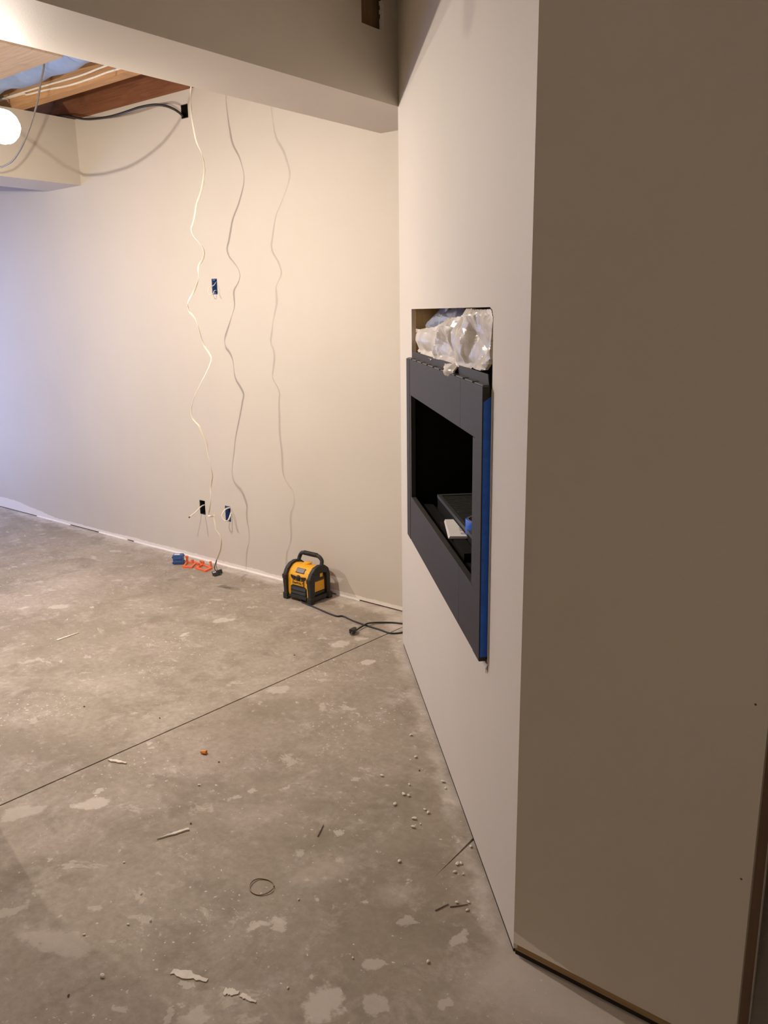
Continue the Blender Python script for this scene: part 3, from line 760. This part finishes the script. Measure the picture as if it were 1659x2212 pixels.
# long white flat cable hanging from the joist, with a bare receptacle on its end
wp = []
for x, y, d in [(418, 150, .325), (412, 192, .325), (411.3, 215, .325), (413, 240, .325), (418, 275, .325), (424, 305, .325), (433, 325, .33), (439, 343, .33), (442, 365, .335), (440, 385, .335), (434, 415, .33), (425, 440, .33), (421.5, 460, .33), (417, 480, .335), (412.7, 495, .34), (418, 510, .335), (428, 522, .33), (438, 535, .32), (441, 548, .32), (437, 562, .32), (430, 572, .325),
                (428, 582, .33), (429.5, 600, .33), (424, 618, .335), (416, 635, .345), (407, 650, .36), (405.5, 660, .36), (409, 673, .355), (415, 680, .35), (422, 690, .34), (428, 705, .33), (434, 727, .315), (441, 746, .30), (452, 763, .295), (456.5, 775, .295), (453, 788, .30), (444, 808, .32), (430, 835, .35), (419, 860, .38), (413, 885, .395), (415, 901, .40), (421, 910, .40),
                (430, 920, .395), (438, 938, .385), (446, 957, .37), (449, 980, .355), (456, 1012, .345), (459, 1030, .34), (456, 1045, .34), (455, 1060, .335), (455, 1080, .335), (452.5, 1100, .335), (449.5, 1113, .335)]:
    wp.append(aty(x, y, YB-d*.94))
wp += [aty(x, y, YB-.315) for x, y in [(453, 1115.3), (458, 1115), (462.5, 1113), (463.2, 1117), (463.5, 1125), (464.5, 1133), (466, 1144), (470, 1149), (475, 1156), (478, 1167), (477.5, 1180), (475, 1192), (470, 1204), (468, 1209)]]
sp = spline(wp, 5)
hc = MB().tube(sp, .004, 10, flat=(.0048, .0014), twist=lambda i: .11*i+1.2*math.sin(i*.05)).build('hanging_cable', 'white_cable')
tag(hc, 'long wavy white cable hanging from the ceiling in front of the back wall', 'cable')
DEV = aty(469.3, 1237, YB-.315)
dv = thing('receptacle', DEV, 'black receptacle with metal ears dangling on the long white cable', 'receptacle')
e0, e1 = aty(456, 1243, YB-.315), aty(483.5, 1236, YB-.315)
ex = (e1-e0).normalized(); ey = Vector((0, 1, 0)); ey = (ey-ex*ey.dot(ex)).normalized(); ez = ex.cross(ey)
MD = Matrix((ex, ey, ez)).transposed().to_4x4(); MD.translation = DEV
MB().box((-.029, -.014, -.013), (.029, .014, .013), MD, .004).build('body', 'black', dv)
MB().box((-.046, -.006, -.0125), (.046, .006, -.0105), MD).build('strap', 'metal', dv, 'metal mounting strap')
for q in (-.014, .014): MB().box((q-.010, -.010, -.019), (q+.010, .010, -.013), MD, .003).build('socket_face', 'lcd', dv)
MB().box((-.018, -.0146, .004), (.010, -.0138, .010), MD).build('printed_strip', 'label', dv)
le = sp[-1]
MB().tube(spline([le, aty(464, 1222, YB-.322), aty(463.5, 1228, YB-.322), DEV+MD.to_3x3() @ Vector((-.008, 0, .012))], 6), .0022, 6).build('lead', 'black', dv)
MB().tube(spline([le, aty(467, 1221, YB-.312), aty(468.5, 1227, YB-.312), DEV+MD.to_3x3() @ Vector((.008, 0, .012))], 6), .0016, 6).build('lead', 'copper', dv, 'bare copper lead')
# black cable from the high box to the left bulkhead
wire('black_cable', [aty(396, 251, YB+.05), aty(394.8, 250, YB-.004), aty(384, 241, YB-.03), aty(374, 235, YB-.05), aty(356, 228.5, YB-.075), aty(331.5, 226.5, YB-.10), aty(301, 232, YB-.12), aty(271, 242, YB-.12), aty(241, 251, YB-.11), aty(211, 256, YB-.10), aty(181, 257, YB-.09), Vector((-4.79, YB-.08, 2.600)), Vector((-4.95, YB-.08, 2.596))], .0062, 'black', 'thick black cable arching from the high outlet box to the bulkhead')
# two pale cables stapled along the joist
for nm, pts in (('lower', [(40, 205), (60, 204), (100, 194), (150, 184), (200, 168), (232, 156), (262, 147)]), ('upper', [(38, 203), (60, 196), (100, 184), (140, 173), (180, 161), (215, 147), (240, 138)])):
    q = [aty(x, y, 2.684 if nm == 'lower' else 2.670) for x, y in pts]
    q = [q[0]+Vector((-.6, 0, .0))] + q + [q[-1]+(q[-1]-q[-2]).normalized()*.9]
    wire('joist_cable', q, .0055, 'white_cable', f'{nm} of two pale cables stapled along the ceiling joist')
# blue wrapped duct between joists
mb = MB()
pts = [Vector((XL+.1+i*.11, 2.525+.012*math.sin(i*.9), 2.712+.006*math.sin(i*1.7))) for i in range(50)]
mb.tube(pts, lambda u: .103+.004*math.sin(u*90), 20)
tag(mb.build('duct', 'duct'), 'pale blue wrapped duct lying between the ceiling joists', 'duct')

# temporary lamps on a drooping cord
def lamp(name, c, ax, watts, label):
    ax = ax.normalized(); y = ax.orthogonal().normalized(); m = Matrix((y.cross(ax), y, ax)).transposed().to_4x4(); m.translation = c
    o = thing(name, c, label, 'lamp', None)
    r = .058
    MB().lathe([(0, -r), (r*.38, -r*.925), (r*.71, -r*.71), (r*.92, -r*.38), (r, 0), (r*.92, r*.4), (r*.74, r*.72), (r*.50, r*1.05), (r*.42, r*1.3), (0, r*1.3)], m, 20).build('bulb', 'glow', o, 'glowing bulb')
    fl_ = filament('filament', c, watts); fl_.parent = o; fl_.matrix_parent_inverse = o.matrix_basis.inverted()
    MB().lathe([(0, r*1.28), (.019, r*1.28), (.022, r*1.45), (.022, r*2.4), (.015, r*2.8), (.006, r*3.0), (0, r*3.0)], m, 16).build('lamp_holder', 'porcelain', o)
    return c+ax*r*3.0
sa = lamp('work_lamp', LAMP_A, Vector((-.80, -.45, .55)), LAMP_A_W, 'bright bare bulb hanging at the left edge beside the small bulkhead')
sb = lamp('work_lamp', LAMP_B, Vector((.1, -.3, .9)), LAMP_B_W, 'second bare bulb on the cord, left of the bright one')
cp = [(95, 142, 2.36), (88.6, 175, 2.355), (82, 214, 2.35), (74, 245, 2.34), (63, 279, 2.335), (47, 317, 2.345), (28, 346, 2.375), (9.5, 358, 2.40), (0, 361, 2.41), (-20, 360, 2.42)]
cpts = [Vector((-3.875, 2.37, 2.66))] + [aty(x, y, yy) for x, y, yy in cp] + [Vector((-4.62, 2.42, 2.30)), Vector((-4.68, 2.42, 2.45)), Vector((-4.69, 2.42, 2.62))]
wire('lamp_cord', cpts, .0045, 'grey_cable', 'thin grey lamp cord drooping from the ceiling at the left', 'cord')
wire('lamp_cord', [sb, sb+Vector((.0, -.02, .10)), Vector((sb.x, sb.y-.04, 2.40)), Vector((sb.x+.02, sb.y-.04, 2.60))], .0045, 'grey_cable', 'grey cord of the second bulb, left of the drooping one', 'cord')
wire('lamp_cord', [sa, sa+Vector((-.06, -.04, .06)), sa+Vector((-.13, -.10, .25)), Vector((sa.x-.15, sa.y-.13, ZC))], .0045, 'grey_cable', 'grey cord holding the bright bulb, rising to the joists', 'cord')

# table added out of view on the left to cast the lower-left floor shadow
wt = thing('shadow_table', (-2.95, .85, 0), 'unseen plywood table added past the left edge to shade the floor', 'table')
MB().box((-3.40, .50, 1.00), (-2.50, 1.14, 1.02), bev=.002).build('tabletop', 'osb', wt)
for x in (-3.3, -2.66):
    MB().box((x, .56, .96), (x+.04, 1.08, 1.00)).build('rail', 'stud', wt)
    for y in (.58, 1.02): MB().box((x, y, 0), (x+.04, y+.04, .96)).build('leg', 'stud', wt)
# ================================================================== LOOSE PARTS BY THE BACK WALL
# blue single-gang box lying on the floor
bc = atz(381, 1219)
bb = thing('switch_box', bc, 'blue plastic electrical box lying on the floor by the back wall', 'electrical box')
ang = math.radians(40)
MBx = Matrix.Translation(bc+Vector((0, .018, 0))) @ Matrix.Rotation(ang, 4, 'Z')
L_, D_, H_ = .058, .046, .058
bm_ = MB().box((-L_/2, -D_/2, .002), (L_/2, D_/2, H_), MBx, .002)
bm_.build('shell', 'blue', bb)
for x in (-L_/2-.004, L_/2-.002):
    for z in (.006, .040): MB().box((x, -D_/2-.003, z), (x+.006, D_/2+.002, z+.010), MBx, .001).build('rib', 'blue', bb)
for z in (.012, .034):
    MB().box((-L_/2+.006, -D_/2-.004, z), (L_/2-.006, -D_/2+.001, z+.010), MBx, .001).build('rib', 'blue', bb)
MB().box((-.022, -.014, H_), (.010, .010, H_+.0006), MBx).build('paper_label', 'label', bb, 'white sticker')
# two orange low-voltage brackets
def bracket(pts, label, ups):
    q = [atz(*p) for p in pts]
    cen = sum(q, Vector())/4
    o = thing('mounting_bracket', cen, label, 'bracket', None)
    for i in range(4):
        a, b = q[i], q[(i+1) % 4]; ia, ib = a.lerp(cen, .34), b.lerp(cen, .34)
        MB().prism([a, b, ib, ia], (0, 0, .010)).build('frame_side', 'orange', o)
    for (u, v, h, w) in ups:
        p = q[0]+(q[1]-q[0])*u+(q[3]-q[0])*v
        ax = (q[1]-q[0]).normalized(); ay = Vector((-ax.y, ax.x, 0))
        mt_ = Matrix((ax, ay, Vector((0, 0, 1)))).transposed().to_4x4(); mt_.translation = p
        MB().box((-w/2, -.004, .008), (w/2, .004, h), mt_, .001).box((-w/2-.003, -.006, h-.010), (w/2+.003, .002, h-.002), mt_).build('flip_tab', 'orange', o)
    return o
bracket([(394, 1227), (415, 1228), (427, 1216.5), (403, 1215)], 'orange plastic mounting bracket nearer the blue box on the floor', [(.12, .92, .045, .012), (.72, .85, .026, .009)])
bracket([(421.5, 1229), (444, 1236), (459, 1229.5), (437, 1219.5)], 'orange plastic mounting bracket nearer the dangling receptacle', [(.95, .85, .042, .010), (.0, .45, .028, .020), (.05, .95, .026, .030)])

# ================================================================== DEBRIS ON THE FLOOR
def shard(px0, py0, px1, py1, w, h, mat, name, label, cat, group=None, taper=.6, jag=True):
    a, b = atz(px0, py0), atz(px1, py1); d = b-a; L = d.length; d.normalize(); p = Vector((-d.y, d.x, 0))
    n = 11; top = []; bot = []
    for i in range(n+1):
        t_ = i/n; ww = w*(1-(1-taper)*t_)*(.6+.4*math.sin(math.pi*min(1, t_*1.0+.08)))
        top.append(a+d*L*t_+p*(ww*(.5+(random.uniform(-.22, .22) if jag else 0)))); bot.append(a+d*L*t_-p*(ww*(.5+(random.uniform(-.22, .22) if jag else 0))))
    mb = MB().prism(top+bot[::-1], (0, 0, h))
    for v in mb.bm.verts: v.co.z += .0008
    o = mb.build(name, mat); return tag(o, label, cat, group)
shard(235, 1643, 273, 1650, .014, .004, 'chip', 'paint_strip', 'pale peeled strip lying just below the floor joint', 'debris')
shard(408, 1792, 339, 1814, .013, .004, 'chip', 'drywall_strip', 'long tapering pale strip in the middle of the floor', 'debris', taper=.15)
shard(373, 2098, 448, 2119, .024, .0016, 'chip', 'paint_flake', 'large ragged pale flake near the bottom of the floor', 'debris')
shard(484, 2142, 516, 2146, .020, .0016, 'chip', 'paint_flake', 'short pale flake right of the large ragged one', 'debris')
shard(520, 2150, 553, 2166, .012, .0016, 'chip', 'paint_flake', 'narrow pale flake nearest the bottom edge of the floor', 'debris')
shard(123, 1384, 170, 1368, .012, .004, 'chip', 'drywall_strip', 'thin white strip on the far left of the floor', 'debris', taper=.4)
shard(686, 1808, 699, 1783, .0028, .0028, 'stick', 'wood_splinter', 'dark thin splinter in the middle of the bare floor', 'debris', taper=.5)
shard(940, 1968, 969, 1954, .0024, .0024, 'stick', 'twig', 'dark broken stick near the fireplace wall foot', 'debris')
shard(972, 1960, 1011, 1955, .0022, .0022, 'stick', 'twig', 'dark bent stick right of the broken stick', 'debris')
def crumb(px, py, r, mat, label, group, name='drywall_crumb', ax=1.5):
    p = atz(px, py); bm = bmesh.new(); bmesh.ops.create_icosphere(bm, subdivisions=1, radius=r)
    a = random.uniform(0, math.pi)
    for v in bm.verts:
        v.co *= random.uniform(.75, 1.15); v.co.x *= ax; v.co.z *= .7
    bmesh.ops.rotate(bm, verts=bm.verts, cent=(0, 0, 0), matrix=Matrix.Rotation(a, 3, 'Z'))
    zmin = min(v.co.z for v in bm.verts)
    for v in bm.verts: v.co += p + Vector((0, 0, -zmin+.0004))
    mb = MB(); mb.bm.free(); mb.bm = bm
    o = mb.build(name, mat); return tag(o, label, 'debris', group)
for x, y, r in [(888, 1589, 5), (898, 1637, 6), (825, 1677, 5), (884, 1696, 4), (872, 1717, 5.5), (883, 1720, 5), (853, 1739, 6), (918, 1750, 4.5), (925, 1757, 5), (895, 1770, 6), (908, 1781, 3), (892, 1788, 5), (957, 1690, 6), (962, 1704, 4), (862, 1862, 5), (988, 1868, 6), (996, 1866, 4.5), (982, 1885, 4.5), (1000, 1890, 3), (1010, 1967, 4), (1012, 1950, 4), (987, 1951, 4), (762, 2070, 3), (925, 2079, 4), (1017, 1830, 4)]:
    crumb(x, y, r*.00098, 'chip', 'small white drywall crumb on the floor near the fireplace wall', 'drywall crumbs by the fireplace wall')
for x, y, r in [(325, 1990, 4), (182, 2020, 3.5), (268, 1864, 3), (222, 2110, 6), (430, 1697, 4.5), (277, 1998, 3.5), (645, 1944, 3), (622, 2135, 3), (305, 1932, 3)]:
    crumb(x, y, r*.0009, 'chip', 'small white crumb scattered on the open floor', 'white crumbs on the open floor')
for x, y in [(473, 1647), (345, 1552), (412, 1780), (182, 1527), (906, 1665), (635, 1254), (148, 2152), (636, 1416)]:
    crumb(x, y, .0029, 'dirt', 'tiny dark bit of debris on the floor', 'dark bits on the floor', 'dark_bit')
# orange wire connector
p = atz(440, 1628)
mw = Matrix.Translation(p+Vector((0, 0, .0065))) @ Matrix.Rotation(.5, 4, 'Z') @ Matrix.Rotation(math.pi/2, 4, 'Y')
wn_ = thing('wire_connector', p, 'orange twist-on wire connector on the floor', 'wire connector')
MB().lathe([(0, -.011), (.0038, -.011), (.0045, -.008), (.0062, .006), (.0066, .011), (.005, .011), (.004, .004), (0, .004)], mw, 12).build('cap', 'nut', wn_)
for k in range(2):
    MB().box((-.0015, .0055 if k else -.0085, -.002), (.0015, .0085 if k else -.0055, .010), mw).build('wing', 'nut', wn_)
# wire ring
pc = atz(565, 1917); pr = atz(592, 1917); R0 = (pr-pc).length
ring = [pc+Vector((R0*1.0*math.cos(a)*(1+.03*math.sin(3*a)), R0*.92*math.sin(a), .003+.0015*math.sin(2*a+1))) for a in [i*2*math.pi*.97/40+.6 for i in range(41)]]
tag(MB().tube(ring, .0014, 6).build('wire_ring', 'ring'), 'loop of thin wire lying on the floor', 'wire')
# drywall screws / nails left in the near wall
for px, py in ((1632, 1522), (1601, 1899)):
    p = aty(px, py, 1.445)
    tag(MB().lathe([(0, .0010), (.0014, .0010), (.0022, 0), (0, -.001)], Matrix.Translation(p) @ Matrix.Rotation(math.pi/2, 4, 'X'), 10).build('screw_head', 'dirt'), 'upper dark screw head in the near wall' if py < 1700 else 'lower dark screw head in the near wall', 'screw')
